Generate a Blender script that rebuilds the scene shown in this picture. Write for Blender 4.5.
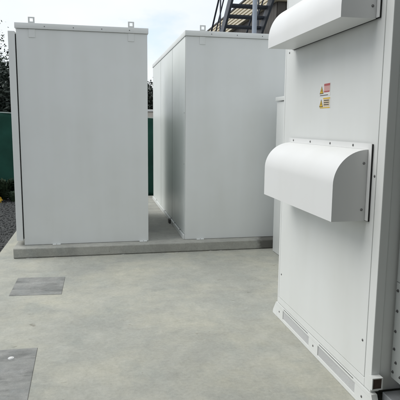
import bpy, bmesh, math, random
from mathutils import Vector, Matrix
random.seed(7)
S = bpy.context.scene
C = S.collection
for o in list(bpy.data.objects): bpy.data.objects.remove(o)

# ---------------------------------------------------------------- camera
F_PX, PITCH, YAW, ROLL = 508.7, 0.14653, 0.20135, 0.00933
cd = bpy.data.cameras.new('camera'); cam = bpy.data.objects.new('camera', cd); C.objects.link(cam)
cd.sensor_width = 36; cd.lens = 36*F_PX/400; cd.clip_start = .02; cd.clip_end = 2000
r = Vector((math.cos(YAW), -math.sin(YAW), 0)); fw = Vector((math.sin(YAW), math.cos(YAW), 0))
Fv = fw*math.cos(PITCH)+Vector((0, 0, -math.sin(PITCH))); Uv = fw*math.sin(PITCH)+Vector((0, 0, math.cos(PITCH)))
R2 = r*math.cos(ROLL)+Uv*math.sin(ROLL); U2 = -r*math.sin(ROLL)+Uv*math.cos(ROLL)
m = Matrix((R2, U2, -Fv)).transposed().to_4x4(); m.translation = (0, 0, 1.5)
cam.matrix_world = m
S.camera = cam

# ---------------------------------------------------------------- world, sun, exposure
SUN_EL, SUN_AZ = math.radians(51), math.radians(-72)      # azimuth clockwise from +Y: the left, a little ahead
w = bpy.data.worlds.new('World'); S.world = w; w.use_nodes = True
nt = w.node_tree; nt.nodes.clear()
N = lambda t: nt.nodes.new(t)
out = N('ShaderNodeOutputWorld'); mixs = N('ShaderNodeMixShader')
sky = N('ShaderNodeTexSky'); sky.sky_type = 'NISHITA'; sky.sun_disc = False
sky.sun_elevation = SUN_EL; sky.sun_rotation = SUN_AZ
bg = N('ShaderNodeBackground'); bg.inputs[1].default_value = .15
nt.links.new(sky.outputs[0], bg.inputs[0])
cb = N('ShaderNodeBackground'); cb.inputs[1].default_value = .78
tc = N('ShaderNodeTexCoord'); mp = N('ShaderNodeMapping'); mp.inputs['Scale'].default_value = (1, 1, 2.2); mp.inputs['Location'].default_value = (.35, .1, .2)
nz = N('ShaderNodeTexNoise'); nz.inputs['Scale'].default_value = 3.2; nz.inputs['Detail'].default_value = 7; nz.inputs['Roughness'].default_value = .55
rp = N('ShaderNodeValToRGB'); rp.color_ramp.elements[0].position = .30; rp.color_ramp.elements[0].color = (.35, .35, .35, 1)
rp.color_ramp.elements[1].position = .44
n2 = N('ShaderNodeTexNoise'); n2.inputs['Scale'].default_value = 2.1; n2.inputs['Detail'].default_value = 5
r2 = N('ShaderNodeValToRGB'); r2.color_ramp.elements[0].position = .35; r2.color_ramp.elements[0].color = (.82, .89, .98, 1)
r2.color_ramp.elements[1].position = .62; r2.color_ramp.elements[1].color = (.96, .985, 1, 1)
nt.links.new(tc.outputs['Generated'], mp.inputs[0]); nt.links.new(mp.outputs[0], nz.inputs[0]); nt.links.new(mp.outputs[0], n2.inputs[0])
# a thin spot in the cloud cover, low over the cabinets
D0 = (Fv + R2*(158-200)/F_PX + U2*(200-42)/F_PX).normalized()
vs = N('ShaderNodeVectorMath'); vs.operation = 'DISTANCE'; vs.inputs[1].default_value = D0; nt.links.new(tc.outputs['Generated'], vs.inputs[0])
ms = N('ShaderNodeMapRange'); ms.interpolation_type = 'SMOOTHSTEP'; ms.inputs['From Min'].default_value = .02; ms.inputs['From Max'].default_value = .13
ms.inputs['To Min'].default_value = .15; ms.inputs['To Max'].default_value = 0; nt.links.new(vs.outputs['Value'], ms.inputs[0])
sb = N('ShaderNodeMath'); sb.operation = 'SUBTRACT'; nt.links.new(nz.outputs[0], sb.inputs[0]); nt.links.new(ms.outputs[0], sb.inputs[1])
nt.links.new(sb.outputs[0], rp.inputs[0]); nt.links.new(n2.outputs[0], r2.inputs[0]); nt.links.new(r2.outputs[0], cb.inputs[0])
nt.links.new(rp.outputs[0], mixs.inputs[0]); nt.links.new(bg.outputs[0], mixs.inputs[1]); nt.links.new(cb.outputs[0], mixs.inputs[2])
nt.links.new(mixs.outputs[0], out.inputs[0])
sl = bpy.data.lights.new('sun', 'SUN'); sl.energy = 1.5; sl.angle = math.radians(48); sl.color = (1, .97, .92)
so = bpy.data.objects.new('sun', sl); C.objects.link(so)
sd = Vector((math.sin(SUN_AZ)*math.cos(SUN_EL), math.cos(SUN_AZ)*math.cos(SUN_EL), math.sin(SUN_EL)))
so.rotation_euler = sd.to_track_quat('Z', 'Y').to_euler()
S.view_settings.view_transform = 'Standard'; S.view_settings.look = 'None'; S.view_settings.exposure = .44; S.view_settings.gamma = 1
S.view_settings.use_curve_mapping = False
S.render.engine = 'CYCLES'
S.render.resolution_x = S.render.resolution_y = 1024

# ---------------------------------------------------------------- materials
def mat(name, col, rough=.5, metal=0, var=.06, vscale=3, bump=0, bscale=60, spec=.5, stretch=(1, 1, 1), col2=None, coat=0):
    m = bpy.data.materials.new(name); m.use_nodes = True
    t = m.node_tree; b = t.nodes['Principled BSDF']
    b.inputs['Roughness'].default_value = rough; b.inputs['Metallic'].default_value = metal
    b.inputs['Specular IOR Level'].default_value = spec; b.inputs['Coat Weight'].default_value = coat
    g = t.nodes.new('ShaderNodeNewGeometry'); mp = t.nodes.new('ShaderNodeMapping'); mp.inputs['Scale'].default_value = stretch
    t.links.new(g.outputs['Position'], mp.inputs[0])
    n = t.nodes.new('ShaderNodeTexNoise'); n.inputs['Scale'].default_value = vscale; n.inputs['Detail'].default_value = 6
    t.links.new(mp.outputs[0], n.inputs[0])
    rr = t.nodes.new('ShaderNodeValToRGB'); rr.color_ramp.elements[0].position = .3; rr.color_ramp.elements[1].position = .7
    c0 = col2 if col2 else tuple(c*(1-var) for c in col); c1 = col if col2 else tuple(min(1, c*(1+var)) for c in col)
    rr.color_ramp.elements[0].color = (*c0, 1); rr.color_ramp.elements[1].color = (*c1, 1)
    t.links.new(n.outputs[0], rr.inputs[0]); t.links.new(rr.outputs[0], b.inputs['Base Color'])
    if bump:
        n3 = t.nodes.new('ShaderNodeTexNoise'); n3.inputs['Scale'].default_value = bscale; n3.inputs['Detail'].default_value = 5
        bp = t.nodes.new('ShaderNodeBump'); bp.inputs['Strength'].default_value = bump; bp.inputs['Distance'].default_value = .01
        t.links.new(mp.outputs[0], n3.inputs[0]); t.links.new(n3.outputs[0], bp.inputs['Height']); t.links.new(bp.outputs[0], b.inputs['Normal'])
    return m

def paint(name, col, rough=.38, dirt=.12):
    """powder-coated sheet: faint vertical run-off streaks, blotches and orange peel"""
    m = bpy.data.materials.new(name); m.use_nodes = True
    t = m.node_tree; b = t.nodes['Principled BSDF']; L = t.links.new; A = t.nodes.new
    g = A('ShaderNodeNewGeometry')
    mp = A('ShaderNodeMapping'); mp.inputs['Scale'].default_value = (5, 5, .5); L(g.outputs['Position'], mp.inputs[0])
    st = A('ShaderNodeTexNoise'); st.inputs['Scale'].default_value = 1; st.inputs['Detail'].default_value = 4; L(mp.outputs[0], st.inputs[0])
    bl = A('ShaderNodeTexNoise'); bl.inputs['Scale'].default_value = 2.3; bl.inputs['Detail'].default_value = 7; L(g.outputs['Position'], bl.inputs[0])
    mm = A('ShaderNodeMath'); mm.operation = 'MULTIPLY'; L(st.outputs[0], mm.inputs[0]); L(bl.outputs[0], mm.inputs[1])
    rr = A('ShaderNodeValToRGB'); rr.color_ramp.elements[0].position = .12; rr.color_ramp.elements[1].position = .42
    rr.color_ramp.elements[0].color = (*col, 1)
    rr.color_ramp.elements[1].color = (col[0]*(1-dirt), col[1]*(1-dirt*1.03), col[2]*(1-dirt*1.25), 1)
    L(mm.outputs[0], rr.inputs[0]); L(rr.outputs[0], b.inputs['Base Color'])
    mr = A('ShaderNodeMapRange'); mr.inputs['To Min'].default_value = rough-.07; mr.inputs['To Max'].default_value = rough+.12
    L(bl.outputs[0], mr.inputs[0]); L(mr.outputs[0], b.inputs['Roughness'])
    op = A('ShaderNodeTexNoise'); op.inputs['Scale'].default_value = 350; op.inputs['Detail'].default_value = 2; L(g.outputs['Position'], op.inputs[0])
    w2 = A('ShaderNodeTexNoise'); w2.inputs['Scale'].default_value = 2.6; w2.inputs['Detail'].default_value = 1; L(g.outputs['Position'], w2.inputs[0])
    b1 = A('ShaderNodeBump'); b1.inputs['Strength'].default_value = .05; b1.inputs['Distance'].default_value = .002; L(op.outputs[0], b1.inputs['Height'])
    b2 = A('ShaderNodeBump'); b2.inputs['Strength'].default_value = .06; b2.inputs['Distance'].default_value = .02; L(w2.outputs[0], b2.inputs['Height'])
    L(b1.outputs[0], b2.inputs['Normal']); L(b2.outputs[0], b.inputs['Normal'])
    return m

def concrete(name, base, dark, pale, rough=.78, scale=1.0, stain_x=None, streak=None):
    m = bpy.data.materials.new(name); m.use_nodes = True
    t = m.node_tree; b = t.nodes['Principled BSDF']; L = t.links.new; A = t.nodes.new
    g = A('ShaderNodeNewGeometry')
    def noise(s, d=8, ro=.55, stretch=None, dist=0):
        n = A('ShaderNodeTexNoise'); n.inputs['Scale'].default_value = s*scale; n.inputs['Detail'].default_value = d; n.inputs['Roughness'].default_value = ro
        n.inputs['Distortion'].default_value = dist
        if stretch:
            mp = A('ShaderNodeMapping'); mp.inputs['Scale'].default_value = stretch; L(g.outputs['Position'], mp.inputs[0]); L(mp.outputs[0], n.inputs[0])
        else: L(g.outputs['Position'], n.inputs[0])
        return n
    def ramp(n, p0, p1, c0, c1):
        q = A('ShaderNodeValToRGB'); q.color_ramp.elements[0].position = p0; q.color_ramp.elements[1].position = p1
        q.color_ramp.elements[0].color = (*c0, 1); q.color_ramp.elements[1].color = (*c1, 1); L(n.outputs[0], q.inputs[0]); return q
    def mix(f, a, c, mode='MIX'):
        x = A('ShaderNodeMix'); x.data_type = 'RGBA'; x.blend_type = mode
        if isinstance(f, float): x.inputs[0].default_value = f
        else: L(f.outputs[0], x.inputs[0])
        L(a.outputs[2] if a.bl_idname == 'ShaderNodeMix' else a.outputs[0], x.inputs[6])
        L(c.outputs[2] if c.bl_idname == 'ShaderNodeMix' else c.outputs[0], x.inputs[7]); return x
    k0, k1 = (0, 0, 0), (1, 1, 1)
    a = ramp(noise(1.1, 10, .68, streak, .3), .34, .64, dark, base)
    p = A('ShaderNodeRGB'); p.outputs[0].default_value = (*pale, 1)
    a = mix(ramp(noise(1.25, 9, .66, (1, 1.25, 1), .25), .44, .70, k0, (.72,)*3), a, p)
    gr = A('ShaderNodeRGB'); gr.outputs[0].default_value = (base[0]*.76, base[1]*.80, base[2]*.83, 1)
    a = mix(ramp(noise(2.3, 9, .66, (1.3, .85, 1), .3), .50, .72, k0, (.8,)*3), a, gr)
    f = ramp(noise(45, 6, .7), .3, .7, (.88,)*3, (1.08,)*3); a = mix(1.0, a, f, 'MULTIPLY')
    md = ramp(noise(9, 7, .7, None, .6), .32, .68, (.90, .90, .89), (1.06,)*3); a = mix(1.0, a, md, 'MULTIPLY')
    sp = ramp(noise(210, 3, .6), .33, .40, (.72, .70, .66), k1); a = mix(.6, a, sp, 'MULTIPLY')
    st = ramp(noise(6.5, 6, .62, (1, 1.8, 1), .6), .28, .34, (.55, .53, .48), k1); a = mix(.7, a, st, 'MULTIPLY')
    if stain_x is not None:                     # a damp, dirty end with a ragged edge
        sx = A('ShaderNodeSeparateXYZ'); L(g.outputs['Position'], sx.inputs[0])
        nn = noise(7, 6, .6); ad = A('ShaderNodeMath'); ad.operation = 'MULTIPLY_ADD'; ad.inputs[1].default_value = .35; L(nn.outputs[0], ad.inputs[0]); L(sx.outputs[0], ad.inputs[2])
        q = A('ShaderNodeMapRange'); q.inputs['From Min'].default_value = stain_x+.14; q.inputs['From Max'].default_value = stain_x+.24; L(ad.outputs[0], q.inputs[0])
        dk = A('ShaderNodeRGB'); dk.outputs[0].default_value = (.12, .118, .105, 1); a = mix(q, a, dk)
    L(a.outputs[2], b.inputs['Base Color'])
    mr = A('ShaderNodeMapRange'); mr.inputs['To Min'].default_value = rough-.2; mr.inputs['To Max'].default_value = rough+.15
    L(noise(1.3, 6).outputs[0], mr.inputs[0]); L(mr.outputs[0], b.inputs['Roughness'])
    b1 = A('ShaderNodeBump'); b1.inputs['Strength'].default_value = .25; b1.inputs['Distance'].default_value = .004; L(noise(120, 6, .65).outputs[0], b1.inputs['Height'])
    b2 = A('ShaderNodeBump'); b2.inputs['Strength'].default_value = .2; b2.inputs['Distance'].default_value = .02; L(noise(7, 5).outputs[0], b2.inputs['Height'])
    L(b1.outputs[0], b2.inputs['Normal']); L(b2.outputs[0], b.inputs['Normal'])
    b.inputs['Specular IOR Level'].default_value = .4
    return m

M = dict(
    white=paint('white_paint', (.73, .75, .74), .38, .07),
    gloss=paint('glossy_white_paint', (.74, .775, .755), .34, .05),
    hood=paint('hood_white_paint', (.76, .77, .765), .35, .04),
    slab=concrete('slab_concrete', (.405, .408, .362), (.31, .317, .287), (.50, .485, .395)),
    pad=concrete('pad_concrete', (.38, .38, .345), (.29, .29, .265), (.46, .46, .42), .8, 1.7, 1.93),
    stain=concrete('wet_concrete', (.16, .155, .14), (.10, .10, .09), (.22, .21, .19), .7, 2),
    plate=concrete('cover_concrete', (.295, .30, .285), (.13, .135, .13), (.38, .38, .365), .6, 3.2, None, (.45, 2.2, 1)),
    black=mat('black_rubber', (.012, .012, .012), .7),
    dark=mat('dark_gap', (.02, .022, .022), .9),
    steel=mat('zinc_screw', (.20, .20, .20), .45, .8),
    bolt=mat('dull_bolt', (.13, .13, .13), .5, .7),
    galv=mat('galvanised_steel', (.42, .44, .46), .45, .6, .15, 14),
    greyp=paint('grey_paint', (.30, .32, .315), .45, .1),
    grille=mat('grey_grille_paint', (.58, .59, .59), .6, 0, .05),
    stair=mat('dark_blue_grey_steel', (.055, .065, .085), .5, .1, .2, 8),
    column=mat('grey_column_paint', (.30, .34, .40), .5, 0, .1, 5),
    cream=mat('cream_cladding', (.62, .56, .43), .6, 0, .08, 4),
    creamwall=mat('cream_render', (.60, .56, .50), .85, 0, .12, 3, .2, 40),
    brown=mat('dark_brown_cladding', (.065, .058, .050), .7, 0, .3, 2.2, .2, 30),
    roof=mat('grey_roof', (.12, .12, .12), .8),
    cloth=mat('green_shade_cloth', (.016, .075, .055), .8, 0, .35, 1.8, .3, 90, col2=(.008, .038, .027), spec=.2),
    wire=mat('fence_wire', (.30, .36, .34), .5, .5),
    post=mat('fence_post_timber', (.16, .13, .09), .8, 0, .3, 8),
    gravel=mat('dark_gravel', (.045, .047, .048), .9, 0, .5, 60, .8, 55),
    stone=mat('dark_stone', (.055, .058, .058), .85, 0, .5, 25),
    leaf=mat('dark_leaf', (.045, .075, .035), .6, 0, .5, 3, col2=(.018, .035, .02)),
    conifer=mat('conifer_leaf', (.030, .045, .032), .7, 0, .5, 3, col2=(.014, .022, .018)),
    bark=mat('bark', (.07, .055, .04), .9, 0, .4, 12, .5, 40),
    yellow=mat('yellow_petal', (.75, .52, .08), .5, 0, .1, 30),
    labelw=mat('label_white', (.74, .74, .72), .4, 0, .02),
    labely=mat('label_yellow', (.72, .46, .03), .45, 0, .05),
    labelr=mat('label_red', (.45, .10, .10), .45, 0, .05),
    labelp=mat('label_pink', (.62, .36, .34), .45, 0, .05),
    labelb=mat('label_beige', (.60, .50, .36), .45, 0, .05),
    labelk=mat('label_black', (.03, .025, .02), .5),
    rust=mat('brown_plug', (.055, .035, .025), .8, 0, .4, 30),
)

# ---------------------------------------------------------------- builders
def put(o, label=None, cat=None, group=None, kind=None):
    for k, v in (('label', label), ('category', cat), ('group', group), ('kind', kind)):
        if v: o[k] = v
    return o
def thing(name, loc, label, cat, group=None):
    o = bpy.data.objects.new(name, None); C.objects.link(o); o.location = loc; o.empty_display_size = .1
    return put(o, label, cat, group)
def origin(o):
    v = Vector((0, 0, 0))
    while o: v += Vector(o.location); o = o.parent
    return v
def obj(name, bm, material, parent=None, smooth=None):
    """bm is in world coordinates; the object sits at its parent's base"""
    me = bpy.data.meshes.new(name)
    bmesh.ops.recalc_face_normals(bm, faces=bm.faces)
    if parent: bmesh.ops.translate(bm, verts=bm.verts, vec=-origin(parent))
    bm.to_mesh(me); bm.free(); me.materials.append(M[material])
    if smooth:
        me.shade_smooth(); me.set_sharp_from_angle(angle=math.radians(smooth))
    o = bpy.data.objects.new(name, me); C.objects.link(o)
    if parent: o.parent = parent
    return o
def box(bm, x0, x1, y0, y1, z0, z1, bev=0, seg=2):
    t = bmesh.new()
    bmesh.ops.create_cube(t, size=1)
    for v in t.verts:
        v.co = Vector((x0 if v.co.x < 0 else x1, y0 if v.co.y < 0 else y1, z0 if v.co.z < 0 else z1))
    if bev: bmesh.ops.bevel(t, geom=t.edges[:], offset=bev, segments=seg, affect='EDGES', profile=.6)
    me = bpy.data.meshes.new('tmp'); t.to_mesh(me); t.free(); bm.from_mesh(me); bpy.data.meshes.remove(me)
    return bm
def B(*a, **k): return box(bmesh.new(), *a, **k)
def tube(bm, p0, p1, rad, seg=10, rad1=None):
    p0, p1 = Vector(p0), Vector(p1); d = p1-p0
    q = d.to_track_quat('Z', 'Y').to_matrix().to_4x4(); q.translation = (p0+p1)/2
    bmesh.ops.create_cone(bm, cap_ends=True, segments=seg, radius1=rad, radius2=rad if rad1 is None else rad1, depth=d.length, matrix=q)
    return bm
def prism(bm, pts, axis, a, b):
    """pts: 2-D outline, extruded along axis from a to b (the two other axes in x,y,z order)"""
    def P(p, t):
        c = list(p); c.insert(axis, t); return c
    n = len(pts); va = [bm.verts.new(P(p, a)) for p in pts]; vb = [bm.verts.new(P(p, b)) for p in pts]
    for i in range(n): bm.faces.new((va[i], va[(i+1) % n], vb[(i+1) % n], vb[i]))
    bm.faces.new(va); bm.faces.new(vb[::-1])
    return bm
def screw_mesh(name, rad, h, hexa=False, material='steel'):
    bm = bmesh.new()
    bmesh.ops.create_cone(bm, cap_ends=True, segments=16, radius1=rad*1.25, radius2=rad*1.2, depth=h*.3, matrix=Matrix.Translation((0, 0, h*.15)))
    bmesh.ops.create_cone(bm, cap_ends=True, segments=6 if hexa else 12, radius1=rad*.85, radius2=rad*.6, depth=h*.7, matrix=Matrix.Translation((0, 0, h*.65)))
    me = bpy.data.meshes.new(name); bm.to_mesh(me); bm.free(); me.materials.append(M[material]); return me
SCREW = screw_mesh('screw', .006, .0038); BOLT = screw_mesh('bolt', .0065, .008, True, 'bolt'); SMALL = screw_mesh('rivet', .0045, .004, False, 'steel')
TOX = Matrix.Rotation(-math.pi/2, 4, 'Y')     # head towards -X
TOY = Matrix.Rotation(math.pi/2, 4, 'X')      # head towards -Y
def fastener(name, me, parent, p, rot=None):
    o = bpy.data.objects.new(name, me); C.objects.link(o); o.parent = parent
    mt = Matrix.Translation(Vector(p)-origin(parent))
    o.matrix_local = mt @ rot if rot else mt
    return o

# ---------------------------------------------------------------- setting: ground, slab, raised pad
g = bmesh.new(); bmesh.ops.create_grid(g, x_segments=2, y_segments=2, size=600)
for v in g.verts: v.co.z = -.05
put(obj('ground', g, 'gravel'), kind='structure', label='dark gravel and soil around the concrete slab')
SX0 = -1.13
slab = put(obj('concrete_slab', B(SX0, 9, -7, 10.75, -.2, 0, bev=.008), 'slab'), kind='structure', label='pale stained concrete floor slab')
PY, PZ = 5.8265, .1152
pad = bmesh.new()
prism(pad, [(PY+.012, .0015), (PY+.010, .009), (PY, .012), (PY, PZ-.012), (PY+.004, PZ-.004), (PY+.012, PZ), (9.85, PZ), (9.85, .0015)], 0, -.928, 2.6)
pad = put(obj('raised_pad', pad, 'pad'), kind='structure', label='raised concrete pad under the two tall cabinets')
# mortar smear and chips along the pad's edge
sm = bmesh.new()
for i in range(26):
    x = random.uniform(-.9, 1.9); s = random.uniform(.006, .022)
    bmesh.ops.create_icosphere(sm, subdivisions=1, radius=s, matrix=Matrix.Translation((x, PY+.004-random.random()*.03, .0)) @ Matrix.Diagonal((2.0, .6, .35, 1)))
put(obj('mortar_crumbs', sm, 'pad', pad), kind='stuff')

# cover plates let into the slab
def cover(pts, label, spot=None):
    cx = sum(p[0] for p in pts)/4; cy = sum(p[1] for p in pts)/4
    t = thing('cover_plate', (cx, cy, 0), label, 'cover plate', 'cover plates in the slab')
    bm = prism(bmesh.new(), pts, 2, -.03, .0028)
    bmesh.ops.bevel(bm, geom=[e for e in bm.edges if all(v.co.z > 0 for v in e.verts)], offset=.001, segments=1, affect='EDGES')
    obj('plate', bm, 'plate', t)
    q = [(cx+(p[0]-cx)*1.006, cy+(p[1]-cy)*1.005) for p in pts]
    obj('joint', prism(bmesh.new(), q, 2, -.03, .0012), 'stain', t)
    if spot:
        bm = bmesh.new(); bmesh.ops.create_cone(bm, cap_ends=True, segments=20, radius1=.020, radius2=.018, depth=.003, matrix=Matrix.Translation((*spot, .0042)))
        k = obj('lifting_eye', bm, 'grille', t)
        bm = bmesh.new(); bmesh.ops.create_cone(bm, cap_ends=True, segments=14, radius1=.012, radius2=.010, depth=.003, matrix=Matrix.Translation((*spot, .0068)))
        obj('eye_cap', bm, 'labelw', k)
    return t
cover([(-.775, 4.535), (-.329, 4.505), (-.328, 5.031), (-.775, 5.071)], 'small dark grey cover plate in the slab nearest the left cabinet')
cover([(-.98, 2.55), (-.392, 2.55), (-.416, 3.402), (-.98, 3.415)], 'large dark grey cover plate cut off by the lower left edge', (-.565, 3.27))

# ---------------------------------------------------------------- tall cabinets on the pad
CY0, CY1, ZB, ZT = 5.977, 9.44, .127, 2.574
def tall_cabinet(x0, x1, label, lugs, feet, CY1):
    t = thing('equipment_cabinet', ((x0+x1)/2, (CY0+CY1)/2, PZ), label, 'cabinet', 'tall white cabinets on the raised pad')
    obj('base_rail', B(x0+.03, x1-.02, CY0+.02, CY1-.02, PZ+.001, PZ+.039), 'white', t)
    obj('body', B(x0+.012, x1-.012, CY0+.012, CY1-.012, PZ+.04, ZT-.03), 'white', t)
    bm = B(x0, x1, CY0, CY0+.011, PZ+.003, ZT-.062, bev=.003)
    obj('front_panel', bm, 'white', t)
    bm = B(x0-.012, x1+.012, CY0-.014, CY1+.012, ZT-.06, ZT, bev=.005)
    cap = obj('roof_cap', bm, 'white', t, 30)
    for i in range(4):
        fastener('rivet', SMALL, cap, (x0+.3+i*(x1-x0-.5)/3, CY0-.014, ZT-.032), TOY)
    for lx in lugs:
        bm = bmesh.new(); y0, y1 = CY0-.0128, CY0-.006; w_, zt, hh = .034, ZT+.062, .017
        box(bm, lx-w_, lx+w_, y0, y1, ZT-.02, zt-.014-2*hh)
        box(bm, lx-w_, lx-hh, y0, y1, zt-.014-2*hh+.0002, zt-.014); box(bm, lx+hh, lx+w_, y0, y1, zt-.014-2*hh+.0002, zt-.014)
        box(bm, lx-w_, lx+w_, y0, y1, zt-.0138, zt)
        lg = obj('lifting_lug', bm, 'white', t)
        obj('bracket_plate', B(lx-w_, lx+w_, CY0-.004, CY0-.0002, ZT-.15, ZT-.0625, bev=.001), 'white', lg)
    for fx in feet:
        bm = box(bmesh.new(), fx-.045, fx+.045, CY0-.035, CY0-.001, PZ+.001, PZ+.006, bev=.002)
        f = obj('floor_bracket', bm, 'white', t)
        fastener('rivet', SMALL, f, (fx, CY0-.02, PZ+.006))
    return t
XL0, XL1, XC0, XC1 = -.826, .5926, 1.0376, 2.46
LY1 = 7.95
lc = tall_cabinet(XL0, XL1, 'tall white cabinet with a narrow side panel, left of the gap', (-.66, .41), (-.47, .53), LY1)
# its side panel, set slightly lower with a dark gap
sp = obj('side_panel', B(-.907, -.838, CY0-.018, LY1-.1, .174, 2.482, bev=.004), 'white', lc)
obj('seal', B(-.8375, -.8265, CY0+.03, LY1-.15, .19, 2.46), 'black', lc)
cc = tall_cabinet(XC0, XC1, 'tall white cabinet with panelled glossy side, right of the gap', (1.232,), (1.225,), CY1)
ys = [CY0+.004, 7.03, 8.29, CY1]
for i in range(3):
    p = obj('side_panel', B(XC0-.004, XC0+.0115, ys[i]+.012*(i == 0)+.008, ys[i+1]-.008, ZB+.055, ZT-.064, bev=.0025), 'gloss', cc)
    for z in (1.033, 1.64)*(i == 0): fastener('rivet', SMALL, p, (XC0-.004, ys[i]+.06, z), TOX)
for y in ys[1:3]: obj('seam_seal', B(XC0-.0032, XC0+.0115, y-.0075, y+.0075, ZB+.055, ZT-.064), 'black', cc)
rail = obj('bottom_rail', B(XC0-.022, XC0+.0115, CY0+.018, CY1, PZ+.001, ZB+.045, bev=.004), 'white', cc)
for y in (6.75, 7.1, 7.75, 8.9, 6.3): fastener('bolt', BOLT, rail, (XC0-.012, y, ZB+.045))
for y in (6.85, 7.2): fastener('bolt', BOLT, rail, (XC0-.022, y, PZ+.03), TOX)
bm = B(XC0-.05, XC0-.0222, 7.02, 7.12, PZ+.001, PZ+.06, bev=.004); obj('clamp', bm, 'bolt', cc)

# ---------------------------------------------------------------- low cabinet at the pad's right end
lo = thing('low_cabinet', (2.5, 5.1, 0), 'low white cabinet with flanged lid, half hidden behind the hooded cabinet', 'cabinet')
obj('body', B(2.062, 3.1, 4.4, 5.695, .004, 1.772, bev=.005), 'white', lo, 30)
obj('lid', B(2.046, 3.12, 4.38, 5.71, 1.779, 1.825, bev=.006), 'white', lo, 30)

# ---------------------------------------------------------------- cabinet with two rain hoods on the right
XR, RY0, RY1, RZT = 1.3826, 2.2625, 3.668, 2.66
rc = thing('hooded_cabinet', (2.1, 2.97, 0), 'white cabinet on the right with two rounded rain hoods and warning labels', 'cabinet')
obj('body', B(XR+.008, 2.9, RY0+.002, RY1, .125, RZT, bev=.004), 'white', rc)
ym0, ym1 = 2.333, RY1-.026
obj('corner_post', B(XR, XR+.05, RY0, ym0-.005, .122, RZT-.01, bev=.004), 'white', rc)
obj('corner_post', B(XR, XR+.05, ym1+.004, RY1+.003, .122, RZT-.01, bev=.004), 'white', rc)
dr = obj('door', B(XR, XR+.0076, ym0, ym1, .172, 2.5, bev=.0025), 'white', rc)
obj('bottom_rail', B(XR, XR+.0076, ym0-.0045, ym1+.0035, .1225, .168, bev=.002), 'white', rc)
obj('top_rail', B(XR, XR+.0076, ym0-.0045, ym1+.0035, 2.505, RZT-.012, bev=.002), 'white', rc)
for y, z in ((2.368, .364), (3.6, .364)): fastener('screw', SCREW, dr, (XR, y, z), TOX)
# skirt with two mesh vents and flared ends
sk = bmesh.new(); SXF = XR-.004
VZ0, VZ1 = .028, .093; vents = ((3.535, 3.045), (2.903, 2.416))
box(sk, SXF, XR+.03, 2.2625, RY1, .0015, VZ0, bev=.002); 
edges = [RY1, 3.535, 3.045, 2.903, 2.416, 2.2625]
for i in (0, 2, 4): box(sk, SXF, XR+.03, edges[i+1], edges[i], VZ0+.0002, VZ1-.0002)
box(sk, SXF, XR+.03, 2.2625, RY1, VZ1, .1175, bev=.002)
prism(sk, [(RY1+.0002, .0015), (RY1+.09, .0015), (RY1+.085, .03), (RY1+.02, .115), (RY1+.0002, .117)], 0, SXF, XR+.03)
prism(sk, [(2.2623, .0015), (2.2623, .117), (2.245, .115), (2.205, .03), (2.20, .0015)], 0, SXF, XR+.03)
skirt = obj('base_skirt', sk, 'white', rc)
for a, b in vents:
    bm = bmesh.new(); n = 92; mz = 13
    for i in range(n+1):
        y = b+(a-b)*i/n; box(bm, SXF+.0055, SXF+.0075, y-.0011, y+.0011, VZ0, VZ1)
    for i in range(mz+1):
        z = VZ0+(VZ1-VZ0)*i/mz; box(bm, SXF+.004, SXF+.006, b, a, z-.0011, z+.0011)
    gr = obj('vent_grille', bm, 'grille', skirt); gr['kind'] = 'stuff'
    obj('vent_backing', B(XR+.022, XR+.024, b, a, VZ0, VZ1), 'grille', skirt)
for y, z in ((3.61, .06), (2.974, .062), (2.34, .055)): fastener('screw', SCREW, skirt, (SXF, y, z), TOX)
# slots above the vents
for a, b in vents: obj('slot', B(SXF-.0006, SXF+.003, b+.02, a-.02, .108, .1115), 'dark', skirt)
# skid tube showing at the near foot
bm = bmesh.new(); y0, y1 = 2.225, 2.262
for (x0, x1, z0, z1) in ((1.362, 1.422, .212, .217), (1.362, 1.422, .152, .157), (1.362, 1.367, .1572, .2118), (1.417, 1.422, .1572, .2118)): box(bm, x0+.006, x1+.006, y0, y1, z0, z1)
tb = obj('skid_tube', bm, 'white', rc); obj('plug', B(1.3735, 1.4225, y0+.004, y1-.01, .1575, .2115), 'rust', tb)

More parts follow.
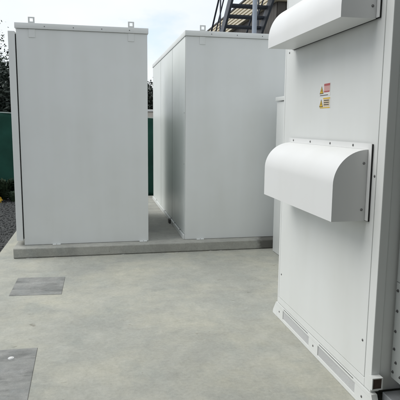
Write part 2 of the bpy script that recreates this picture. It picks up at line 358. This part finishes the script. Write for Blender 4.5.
def hood(z0, straight, curve):
    """weather hood: quarter-round front, flat ends, flange and gasket against the door"""
    ya, yb = 2.398, 3.478; xb, xf = XR-.0135, 1.182; zs, zt = z0+straight, z0+straight+curve
    out = [(xb, z0), (xf, z0), (xf, zs)]
    for i in range(1, 21):
        a = math.pi/2*i/20; out.append((xb-(xb-xf)*math.cos(a), zs+(zt-zs)*math.sin(a)))
    bm = prism(bmesh.new(), [(p[0], p[1]) for p in out], 1, ya, yb)
    # the underside steps in behind a folded lip
    bm.faces.ensure_lookup_table()
    f = [q for q in bm.faces if all(abs(v.co.z-z0) < 1e-5 for v in q.verts)]
    bmesh.ops.inset_region(bm, faces=f, thickness=.016, depth=0)
    f = [q for q in bm.faces if all(abs(v.co.z-z0) < 1e-5 and v.co.x > xf+.01 and v.co.x < xb-.01 for v in q.verts)]
    for v in {v for q in f for v in q.verts}: v.co.z += .02
    bmesh.ops.bevel(bm, geom=[e for e in bm.edges if all(abs(v.co.x-xf) < 1e-4 and abs(v.co.z-z0) < 1e-4 for v in e.verts)], offset=.004, segments=2, affect='EDGES')
    h = obj('rain_hood', bm, 'hood', rc, 32)
    fl = bmesh.new(); fx0, fx1 = XR-.013, XR-.010
    prism(fl, [(ya-.03, z0+.004), (ya-.001, z0+.004), (ya-.001, zt+.0005), (yb+.001, zt+.0005), (yb+.001, z0+.004), (yb+.03, z0+.004), (yb+.03, zt+.032), (ya-.03, zt+.032)], 0, fx0, fx1)
    fg = obj('flange', fl, 'hood', h)
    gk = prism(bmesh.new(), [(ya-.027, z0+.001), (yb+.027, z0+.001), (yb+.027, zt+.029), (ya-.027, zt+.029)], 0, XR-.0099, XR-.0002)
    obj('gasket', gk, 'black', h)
    for y in (2.56, 2.84, 3.13, 3.42): fastener('screw', SCREW, fg, (fx0, y, zt+.017), TOX)
    for z in (z0+.05, zt-.03): fastener('screw', SCREW, fg, (fx0, yb+.015, z), TOX)
    for z in (z0+.06, zt-.07): fastener('screw', SCREW, h, (xb-.02, ya, z), TOY)
    return h
hood(1.010, .192, .180); hood(2.028, .055, .218)
for y, z in ((2.345, 1.25), (3.585, 2.02)): fastener('screw', SCREW, dr, (XR, y, z), TOX)

# warning labels: unreadable print, a triangle and blocks of lines
def warning_label(y0, y1, z0, z1, kind):
    x = XR
    lb = obj('warning_label', B(x-.0008, x-.0001, y0, y1, z0, z1), 'labelw' if kind == 'red' else 'labelw', dr)
    w_, h_ = y1-y0, z1-z0
    def quad(nm, u0, u1, v0, v1, m_, k=1):
        return obj(nm, B(x-.0008-.0006*k, x-.00085, y1-u1*w_, y1-u0*w_, z0+v0*h_, z0+v1*h_), m_, lb)
    def tri(nm, cu, cv, s, m_, k):
        yc, zc = y1-cu*w_, z0+cv*h_
        return obj(nm, prism(bmesh.new(), [(yc-s, zc-s*.75), (yc+s, zc-s*.75), (yc, zc+s)], 0, x-.0008-.0006*k, x-.00085), m_, lb)
    if kind == 'yellow': quad('colour_bar', .36, .95, .88, 1, 'labely', .5); quad('colour_bar', .1, .95, .0, .10, 'labely', .5)
    tri('triangle_border', .2, .45, .027, 'labelk', 1); tri('warning_triangle', .2, .44, .021, 'labely', 1.6)
    yc, zc = y1-.2*w_, z0+.42*h_
    obj('lightning_bolt', prism(bmesh.new(), [(yc+.001, zc+.013), (yc-.005, zc-.002), (yc, zc-.002), (yc-.002, zc-.012), (yc+.005, zc+.003), (yc, zc+.003)], 0, x-.0022, x-.0018), 'labelk', lb)
    if kind == 'red':
        quad('text_block', .42, .96, .30, .92, 'labelp', .6)
        quad('text_bar', .42, .96, .78, .95, 'labelr', 1); quad('text_bar', .42, .92, .28, .38, 'labelr', 1); quad('text_bar', .06, .8, .04, .09, 'labelk', 1)
    else:
        quad('text_block', .40, .92, .16, .86, 'labelb', 1)
        for v in (.70, .50, .30): quad('text_bar', .44, .86, v, v+.07, 'labelk', 1.5)
warning_label(2.895, 3.045, 1.683, 1.76, 'red'); warning_label(2.885, 3.048, 1.609, 1.672, 'yellow')

# ---------------------------------------------------------------- next unit along, at the right edge of the picture
nu = thing('neighbouring_cabinet', (2.2, .4, 0), 'bolted side of a grey cabinet cut off by the right edge', 'cabinet')
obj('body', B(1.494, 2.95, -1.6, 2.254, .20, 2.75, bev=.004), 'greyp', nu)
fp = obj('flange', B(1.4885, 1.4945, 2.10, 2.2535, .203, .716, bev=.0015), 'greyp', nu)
for y, z in ((2.238, .676), (2.232, .57), (2.236, .46), (2.236, .364), (2.215, .298), (2.236, .239), (2.17, .24), (2.17, .46), (2.17, .66)): fastener('bolt', BOLT, fp, (1.4885, y, z), TOX)
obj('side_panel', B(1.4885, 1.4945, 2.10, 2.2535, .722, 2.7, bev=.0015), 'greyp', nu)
obj('base_frame', B(1.445, 2.93, -1.55, 2.250, .0015, .125, bev=.004), 'galv', nu)
obj('skid', B(1.52, 2.9, -1.5, 2.2, .1255, .1995), 'dark', nu)

# ---------------------------------------------------------------- unseen building added behind the viewer to shade the end faces
yb_ = thing('unseen_shade_building', (3, -3.5, 0), 'unseen dark clad building added behind the viewer to shade the cabinet ends', 'building')
obj('wall', B(-3.2, 7, -6, -1.75, -.05, 4.6), 'brown', yb_)
obj('roof', B(-3.4, 7.2, -6.2, -1.5, 4.603, 4.72, bev=.01), 'roof', yb_)
obj('shade_canopy', B(-3.2, 6.5, -1.749, 1.6, 2.9, 3.02, bev=.01), 'brown', yb_)  # overhang out of view, added to darken the hood and cabinet ends
for x in (-3.1, 6.3): obj('shade_canopy_post', B(x-.06, x+.06, 1.4, 1.52, .0015 if x > SX0 else -.05, 2.899), 'stair', yb_)

# ---------------------------------------------------------------- steel stair behind the cabinets
ST0, SZ0, SL = 11.5, 3.93, .78
zst = lambda y: SZ0+(ST0-y)*SL
yst = lambda z: ST0-(z-SZ0)/SL
LZ = 5.2; LYa = yst(LZ); yf = yst(0)
st = thing('steel_stair', (3.35, yf, -.05), 'dark steel staircase with open treads rising behind the tall cabinets', 'stair')
XA, XB = 2.90, 3.80
for x in (XA, XB):
    obj('stringer', prism(bmesh.new(), [(yf+.1, -.05), (LYa, LZ+.08), (LYa, LZ-.22), (yf-.25, -.05)], 0, x-.025, x+.025), 'stair', st)
n = 28; rise = LZ/(n+1)
tread_me = None
for i in range(1, n+1):
    z = rise*i; y = yst(z)
    bm = box(bmesh.new(), XA+.026, XB-.026, y-.035, y+.21, z-.042, z, bev=.004)
    obj('tread', bm, 'stair', st)
for x, s in ((XA-.01, -1), (XB+.01, 1)):
    for k, hgt in (('handrail', 1.0), ('mid_rail', .52)):
        obj(k, tube(bmesh.new(), (x, yf, .02+hgt), (x, LYa, LZ+hgt), .021 if k == 'handrail' else .015, 10), 'stair', st, 40)
    for i in range(7):
        y = yf-.3+(LYa-yf+.3)*i/6; z = zst(y)
        obj('baluster', tube(bmesh.new(), (x, y, max(z-.05, -.05)), (x, y, z+1.0), .018, 8), 'stair', st, 40)
obj('landing', B(XA-.1, XB+.3, 8.9, LYa, LZ-.06, LZ, bev=.004), 'stair', st)
for x in (3.035, 3.95):
    for y in (9.78, 9.0)[:1]:
        obj('column', tube(bmesh.new(), (x, y, -.05), (x, y, LZ-.062), .046, 20), 'column', st, 40)
for x in (XA-.08, XB+.28): obj('landing_beam', B(x-.05, x+.05, 8.9, LYa-.002, LZ-.26, LZ-.061), 'stair', st)

# ---------------------------------------------------------------- dark building with cream fascia behind the stair
BX, BY = 4.3, 12.25
bd = thing('building', (7.5, 16.5, -.05), 'dark brown building with ribbed cream fascia behind the steel stair', 'building')
wl = obj('wall', B(BX+.12, 11, BY+.12, 21, -.05, 4.5), 'brown', bd)
for i in range(44):                                    # vertical cladding boards on the two faces in view
    y = BY+.125+i*.2
    if y < 20.8: obj('board', B(BX+.095, BX+.1195, y, y+.192, 0, 4.495), 'brown', wl)
for i in range(20):
    x = BX+.12+i*.2; obj('board', B(x, x+.192, BY+.095, BY+.1195, 0, 4.495), 'brown', wl)
fa = obj('fascia', B(BX+.02, 11.1, BY+.02, 21.1, 4.502, 5.05), 'cream', bd)
for i in range(6):
    z = 4.505+i*.092
    obj('rib', B(BX-.02, BX+.0195, BY-.02, 21.1, z, z+.062, bev=.008), 'cream', fa)
    obj('rib', B(BX+.0205, 11.1, BY-.02, BY+.0195, z, z+.062, bev=.008), 'cream', fa)
obj('roof', B(BX-.03, 11.15, BY-.03, 21.15, 5.06, 5.10), 'roof', bd)

# ---------------------------------------------------------------- green fence
FY = 11.0
fe = thing('mesh_fence', (-2, FY, -.05), 'dark green shade cloth fence with timber posts behind the cabinets', 'fence')
fx = [-8+.09*i for i in range(int(10.4/.09)+1)]
top = lambda x: 1.66-.045*(x+.3)*.55+.018*math.sin(x*2.1)
bm = bmesh.new(); rows = 18; grid = []
for x in fx:
    col = []
    for j in range(rows+1):
        t_ = j/rows; z = -.04+(top(x)+.04)*t_
        off = .020*math.sin(x*3.1+1.3*math.sin(t_*4))+.012*math.sin(x*9+t_*3)*(1-t_*.5)+random.uniform(-.004, .004)
        col.append(bm.verts.new((x, FY+off, z)))
    grid.append(col)
for i in range(len(fx)-1):
    for j in range(rows): bm.faces.new((grid[i][j], grid[i+1][j], grid[i+1][j+1], grid[i][j+1]))
cl = obj('shade_cloth', bm, 'cloth', fe, 60)
sm_ = cl.modifiers.new('thickness', 'SOLIDIFY'); sm_.thickness = .004
bm = bmesh.new()
for i in range(len(fx)-1): tube(bm, (fx[i], FY-.012, top(fx[i])), (fx[i+1], FY-.012, top(fx[i+1])), .011, 6)
obj('top_wire', bm, 'wire', fe)
for x in (-7.4, -5.0, -2.45, -.2, 2.3): obj('post', B(x-.04, x+.04, FY+.06, FY+.14, -.05, top(x)+.05, bev=.006), 'post', fe)

# cream wall beyond the fence, seen in the gap
cw = thing('cream_wall', (1.4, 14, -.05), 'low cream wall seen over the fence between the cabinets', 'wall')
obj('wall', B(.3, 2.6, 14, 14.2, -.05, 1.84), 'creamwall', cw); obj('coping', B(.27, 2.63, 13.96, 14.24, 1.843, 1.90, bev=.01), 'labelw', cw)

# ---------------------------------------------------------------- trees and plants
def leaves(bm, pts, size):
    for p in pts:
        s = size*random.uniform(.6, 1.3)
        a = Vector((random.gauss(0, 1), random.gauss(0, 1), random.gauss(0, .7))).normalized()
        b = a.cross(Vector((random.gauss(0, 1), random.gauss(0, 1), random.gauss(0, 1)))).normalized()
        p = Vector(p)
        v = [bm.verts.new(p-a*s), bm.verts.new(p+b*s*.45-a*.1*s), bm.verts.new(p+a*s), bm.verts.new(p-b*s*.45+a*.1*s)]
        bm.faces.new(v)
def tree(x, y, h, rx, rz, base, nclump, nleaf, size, mt, label, rt=.09, name='broadleaf_tree'):
    t = thing(name, (x, y, -.05), label, 'tree', 'trees beyond the fence')
    cz = base+(h-base)/2
    cl = []
    while len(cl) < nclump:
        u = Vector((random.uniform(-1, 1), random.uniform(-1, 1), random.uniform(-1, 1)))
        if u.length > 1 or u.length < .25: continue
        taper = 1-.35*max(0, u.z)
        cl.append(Vector((x+u.x*rx*taper, y+u.y*rx*taper, cz+u.z*(h-base)/2)))
    tr = bmesh.new(); p = Vector((x, y, -.05)); rad = rt
    for i in range(5):
        q = Vector((x+random.uniform(-.08, .08), y+random.uniform(-.08, .08), -.05+(h*.85)*(i+1)/5)); r1 = rt*(1-.17*(i+1))
        tube(tr, p, q, rad, 8, r1); p, rad = q, r1
    trunk = obj('trunk', tr, 'bark', t, 50)
    lm = bmesh.new()
    for c in cl[:max(10, nclump//4)]:
        s = Vector((x, y, max(base*.6, c.z-.5*abs(c.x-x)-.4))); tube(lm, s, s.lerp(c, .55)+Vector((0, 0, .06)), .03, 6, .018); tube(lm, s.lerp(c, .55)+Vector((0, 0, .06)), c, .018, 6, .006)
    lo_ = obj('limbs', lm, 'bark', t)
    bm = bmesh.new()
    for c in cl:
        cr = random.uniform(.16, .34)*rz
        leaves(bm, [c+Vector((random.gauss(0, cr), random.gauss(0, cr), random.gauss(0, cr*.8))) for _ in range(nleaf)], size)
    obj('crown', bm, mt, t)
    return t
tree(-3.15, 14.2, 4.05, 1.10, .9, 1.2, 95, 190, .036, 'leaf', 'loose leafy tree against the sky at the left edge')
tree(-2.75, 13.2, 3.05, 1.15, .8, .3, 120, 260, .06, 'conifer', 'dense dark bushy tree just above the fence at the left edge')
tree(1.72, 16.2, 2.66, .8, .62, .2, 150, 330, .045, 'conifer', 'dark evergreen tree over the cream wall in the gap', name='evergreen_tree')
tree(.75, 17.8, 2.5, .8, .62, .2, 70, 220, .05, 'conifer', 'dark evergreen tree partly hidden behind the left tall cabinet', name='evergreen_tree')

def plant(x, y, h, n, label, flower=None):
    t = thing('low_plant', (x, y, -.05), label, 'plant', 'low plants along the fence')
    bm = bmesh.new()
    for i in range(n):
        a = random.uniform(0, 6.283); l = h*random.uniform(.6, 1.25); sp_ = random.uniform(.25, 1.0)*h*.8; w_ = random.uniform(.012, .028)
        d = Vector((math.cos(a), math.sin(a), 0)); s = Vector((-d.y, d.x, 0))*w_
        p0 = Vector((x, y, -.05))+d*.03; pm = p0+d*sp_*.5+Vector((0, 0, l*.75)); p1 = p0+d*sp_+Vector((0, 0, l*.8))
        v = [bm.verts.new(q) for q in (p0-s*.3, p0+s*.3, pm+s, pm-s, p1)]
        bm.faces.new(v[:4]); bm.faces.new((v[3], v[2], v[4]))
    obj('foliage', bm, 'leaf', t)
    if flower:
        bm = bmesh.new(); fx_, fy_, fz = flower
        tube(bm, (x, y, -.05), (fx_, fy_, fz), .008, 6); obj('stem', bm, 'leaf', t)
        bm = bmesh.new(); bmesh.ops.create_icosphere(bm, subdivisions=2, radius=.05, matrix=Matrix.Translation((fx_, fy_, fz)) @ Matrix.Diagonal((1, 1, .8, 1)))
        hd = obj('flower_head', bm, 'yellow', t, 60)
        bm = bmesh.new()
        for i in range(26):
            a = random.uniform(0, 6.283); d = Vector((math.cos(a), -random.uniform(.2, 1.4), math.sin(a))).normalized(); s = Vector((-math.sin(a), 0, math.cos(a)))*.014; p = Vector((fx_, fy_, fz))
            v = [bm.verts.new(q) for q in (p+d*.02-s*.5, p+d*.02+s*.5, p+d*.05+s, p+d*random.uniform(.06, .085), p+d*.05-s)]; bm.faces.new(v)
        obj('petals', bm, 'yellow', hd)
plant(-2.02, 10.55, .28, 80, 'small dark plant with a yellow bloom at the left edge', (-1.87, 10.4, .02))
plant(-1.62, 10.5, .22, 70, 'low dark leafy plant beside the left cabinet, right of the yellow bloom')
for px_, lb_ in ((-2.35, 'leftmost dark leafy clump against the green fence'), (-1.85, 'dark leafy clump against the green fence, behind the yellow bloom'), (-1.45, 'dark leafy clump against the fence, nearest the left cabinet')):
    plant(px_, 10.82, .46, 150, lb_)
plant(-2.25, 9.9, .2, 60, 'low dark leafy plant on the gravel in front of the yellow bloom')

# gravel beside the slab
gb = bmesh.new()
me0 = []
for k in range(5):
    t = bmesh.new(); bmesh.ops.create_icosphere(t, subdivisions=1, radius=1)
    for v in t.verts: v.co *= random.uniform(.7, 1.15)
    me0.append(([v.co.copy() for v in t.verts], [[v.index for v in f.verts] for f in t.faces])); t.free()
verts, faces = [], []
for i in range(11000):
    y = 4.6+6.3*random.random(); x = SX0-.012-random.random()**1.2*1.5
    s = random.uniform(.010, .026); vs, fs = random.choice(me0); rz = Matrix.Rotation(random.uniform(0, 6.28), 3, 'Z'); b0 = len(verts)
    for v in vs:
        q = rz @ Vector((v.x, v.y, v.z*.7)); verts.append((x+q.x*s, y+q.y*s, -.045+q.z*s+random.random()*.002))
    faces += [[b0+j for j in f] for f in fs]
gm = bpy.data.meshes.new('gravel'); gm.from_pydata(verts, [], faces); gm.materials.append(M['stone'])
go = bpy.data.objects.new('gravel', gm); C.objects.link(go); put(go, 'loose dark gravel left of the concrete slab', 'gravel', kind='stuff')
